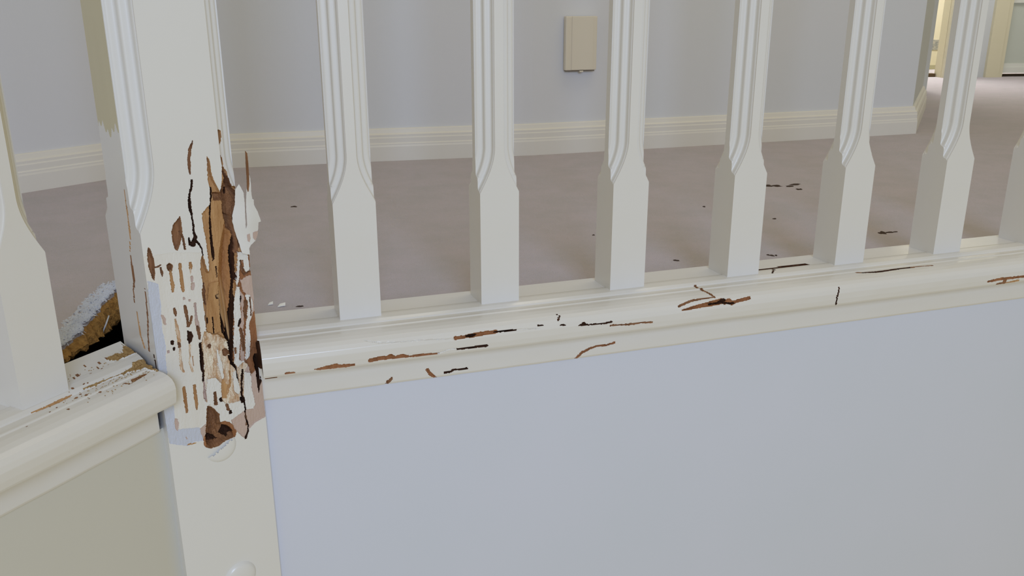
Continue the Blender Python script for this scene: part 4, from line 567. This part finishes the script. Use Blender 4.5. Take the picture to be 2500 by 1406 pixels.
# ================================================================== RAILS
PR = np.array(RAIL_PROFILE)
Tn = np.r_[0, np.cumsum(np.hypot(*np.diff(PR, axis=0).T))]
def rail(name, frame, marks, s_end, s_fine, fine_from, ds):
    T = []
    for k in range(len(Tn)-1):
        L = Tn[k+1]-Tn[k]; step = .00055 if Tn[k] > fine_from else .003
        m = max(1, int(math.ceil(L/step))); T += list(Tn[k]+L*np.arange(m)/m)
    T.append(Tn[-1]); T = np.array(T)
    n = np.interp(T, Tn, PR[:, 0]); z = np.interp(T, Tn, PR[:, 1])
    # outward normals of the profile
    dn = np.gradient(n, T); dz = np.gradient(z, T); ln = np.hypot(dn, dz)+1e-9
    nx, nz = -dz/ln, dn/ln
    k = np.ones(5)/5; nx = np.convolve(np.pad(nx, 2, 'edge'), k, 'valid'); nz = np.convolve(np.pad(nz, 2, 'edge'), k, 'valid')
    s0 = np.where(n < .022, .0626-(.022-n)*.414, .0640)+.0006
    sf = np.concatenate([np.arange(0, s_fine, ds), np.linspace(s_fine, s_end, 12)])
    S = s0[None, :]+(sf[:, None])*(s_end-s0[None, :])/s_end
    zone, dep = carve(S*1000, np.broadcast_to(T*1000, S.shape), marks, .3)
    # end gap chewed open beside the post
    D = dep/1000
    wave = .00022*vnoise(S*1000, np.broadcast_to(T*1000, S.shape), 55, 22, 9)*np.clip(n/.03, 0, 1)[None, :]
    D = D+wave
    N_ = n[None, :]-D*nnorm(dn, dz, ln)[0][None, :]
    Z_ = z[None, :]-D*nnorm(dn, dz, ln)[1][None, :]
    xy = np.empty(S.shape+(3,))
    f = np.array([frame(0, 0), frame(1, 0), frame(0, 1)])
    o, es, en = f[0], f[1]-f[0], f[2]-f[0]
    xy[..., 0] = o[0]+es[0]*S+en[0]*N_; xy[..., 1] = o[1]+es[1]*S+en[1]*N_; xy[..., 2] = Z_
    return xy, zone, dep
def nnorm(dn, dz, ln):
    a, b = -dz/ln, dn/ln                                   # left-hand normal of the running direction: up on top, toward viewer on the face
    a = np.convolve(np.pad(a, 2, 'edge'), np.ones(5)/5, 'valid'); b = np.convolve(np.pad(b, 2, 'edge'), np.ones(5)/5, 'valid')
    return a, b
ZMAT_R = ZMAT
def build_rail(name, frame, marks, s_end, s_fine, fine_from, ds, label, flip):
    xyz, zone, dep = rail(name, frame, marks, s_end, s_fine, fine_from, ds)
    r = empty(name, (*frame(.07, 0), 0)); tag(r, label, 'rail', 'bottom rails of the balustrade')
    V = xyz-np.array([*frame(.07, 0), 0])
    if flip: V = V[:, ::-1]; zone = zone[:, ::-1]; dep = dep[:, ::-1]
    p = split_zones(name, V, zone, dep, False, [('gloss_paint', [0, 1], RAILP), ('termite_gallery', [4, 5, 6, 8], BROWN), ('frass_deposit', [10], FRASS)], r)
    ring = V[0]; o_ = new_mesh('end_cap', ring, [tuple(range(len(ring)))], DARK, r, smooth=False); o_['label'] = 'dark bare end grain'
    return r, p
rr, pr = build_rail('bottom_rail', rpt, MARKS['r'], 3.3, 1.0, .075, .0010, 'long white moulded bottom rail right of the post, with brown termite tracks', False)
for q_ in pr.get('termite_gallery', []): q_['label'] = 'brown termite track broken through the paint'
rl, pl_ = build_rail('bottom_rail', lpt, MARKS['L'], 1.2, .17, .030, .0008, 'cream bottom rail left of the post, dusted with brown frass at its end', True)
for q_ in pl_.get('termite_gallery', []): q_['label'] = 'small brown gnawed mark'
for q_ in pl_.get('frass_deposit', []): q_['label'] = 'ochre frass heaped in the corner'

# ================================================================== BALUSTERS
WBL = .0420; CB = .0163; Z0B, LB = .1206, .047
def baluster_mesh():
    zs = [-.0022, .06]+[Z0B-.0005]+[Z0B+LB*(i/40)**1.3 for i in range(1, 41)]+[.25, .35, .50, .70]
    zs += [.70+LB*i/12 for i in range(1, 13)]+[.80, .88]
    S = np.concatenate([[0], np.linspace(.0005, .9995, 40), [1]])
    rings = []
    for z in zs:
        a_, b_ = (corner_cut(z, CB, Z0B, LB, S) if z < .70 else corner_cut(Z0B+max(0, .76-z)*.75, CB, Z0B, LB, S))[:2]
        ring = []; h = WBL/2
        cor = [((-h, -h), (0, 1), (1, 0), 0), ((h, -h), (0, 1), (-1, 0), 1), ((h, h), (0, -1), (-1, 0), 0), ((-h, h), (0, -1), (1, 0), 1)]
        for (x, y), a, b, rev in cor:
            for f_, s_ in (list(zip(a_, b_))[::-1] if rev else zip(a_, b_)):
                ring.append((x+a[0]*s_+b[0]*f_, y+a[1]*s_+b[1]*f_, z))
        rings.append(ring)
    V, F = loft(rings)
    return V, F
V, F = baluster_mesh()
bal0 = new_mesh('baluster', V, F, PAINT, sharp=35)
SP = .1493
words = ['first to the right of the damaged post', 'second right of the post, left of the wall plate',
         'third right of the post, just right of the wall plate', 'fourth right of the post, above the star-shaped crack',
         'fifth to the right of the damaged post', 'sixth right of the post, before the far doorway',
         'cut off by the right edge of the photo']
def put(o, loc, rz, label):
    o.location = loc; o.rotation_euler = (0, 0, rz)
    tag(o, 'white moulded baluster, '+label, 'baluster', 'balusters standing on the bottom rails')
for i, wd in enumerate(words):
    o = bal0 if i == 0 else bal0.copy()
    if i: scene.collection.objects.link(o)
    put(o, (WBL/2+i*SP, WBL/2, 0), 0, wd)
o = bal0.copy(); scene.collection.objects.link(o)
put(o, (*lpt(.1515, -.0215), 0), math.radians(45), 'on the left rail, left of the damaged post')

# ================================================================== SMALL THINGS
MUD = mat('dark_dried_mud', srgb(78, 66, 60), .95, .1)
V = []; F = []
def lump(x, y, z, rx, ry, rz, seed):
    r = random.Random(seed); nn = 9; V = []; F = []
    V.append((x, y, z+rz))
    for j, (f, hz) in enumerate(((.6, .8), (1, .0))):
        for k in range(nn):
            a = 2*math.pi*k/nn; q = f*r.uniform(.6, 1.15)
            V.append((x+rx*q*math.cos(a), y+ry*q*math.sin(a), z+rz*hz))
    F += [(0, 1+k, 1+(k+1) % nn) for k in range(nn)]
    F += [(1+k, 1+nn+k, 1+nn+(k+1) % nn, 1+(k+1) % nn) for k in range(nn)]
    return V, F
specks = [(.867, .524, .016, .012), (.905, .514, .017, .011), (.893, .478, .006, .006), (.86, .555, .008, .006), (.818, .176, .007, .008), (.835, .172, .010, .003), (.594, .122, .004, .007), (.600, .122, .002, .003),
          (.461, .144, .003, .004), (.659, .411, .003, .003), (.015, .633, .006, .005), (.41, .30, .002, .002), (-.03, .118, .005, .002), (.72, .30, .003, .003), (1.02, .30, .004, .003)]
for k, (x, y, a, b) in enumerate(specks):
    for q in range(4):
        V, F = merge((V, F), lump(x+random.uniform(-a, a)*.7, y+random.uniform(-b, b)*.7, ZF, a*.6, b*.6, .0012, k*7+q))
tag(new_mesh('dirt_specks', V, F, MUD), 'small dark dirt specks scattered on the grey carpet', 'dirt', kind='stuff')
V, F = lump(-.351, .965, ZF, .007, .007, .006, 5)
tag(new_mesh('dirt_clod', V, F, MUD), 'small dark clod against the skirting board at the left', 'clod')
CH = mat('white_paint_chip', srgb(236, 234, 226), .4, .4)
for (x, y, a), lb in (((-.049, .125, .0045), 'larger white paint chip on the carpet just right of the post'), ((-.0605, .134, .003), 'smaller white paint chip on the carpet nearest the post')):
    V = [(-a, -a*.4, 0), (a*.9, -a*.5, .0008), (a, a*.4, .0028), (-a*.3, a*.6, .0016), (-a, -a*.4, .0008), (a*.9, -a*.5, .0016), (a, a*.4, .0036), (-a*.3, a*.6, .0024)]
    F = [(3, 2, 1, 0), (4, 5, 6, 7), (0, 1, 5, 4), (1, 2, 6, 5), (2, 3, 7, 6), (3, 0, 4, 7)]
    o = new_mesh('paint_chip', V, F, CH, smooth=False); o.location = (x, y, ZF+.0003); tag(o, lb, 'paint chip', 'paint chips on the carpet')
# loose frass grains over the left rail end
V = []; F = []
for k in range(260):
    s = .055+abs(random.gauss(0, .045)); nn = random.choice([-.022, .010, .012, .016, .026])+random.gauss(0, .004)
    if s > .155 or nn > .038 or nn < -.05: continue
    if s < .064-(.022-nn)*.414*.0+.002: continue
    x, y = lpt(s, nn); zt_ = float(np.interp(nn, PR[1:14, 0], PR[1:14, 1]))
    V, F = merge((V, F), lump(x, y, zt_-.0001, random.uniform(.0003, .0008), random.uniform(.0003, .0008), .0006, k))
tag(new_mesh('frass_grains', V, F, FRASS), 'brown termite frass grains scattered on the left rail', 'frass', kind='stuff')
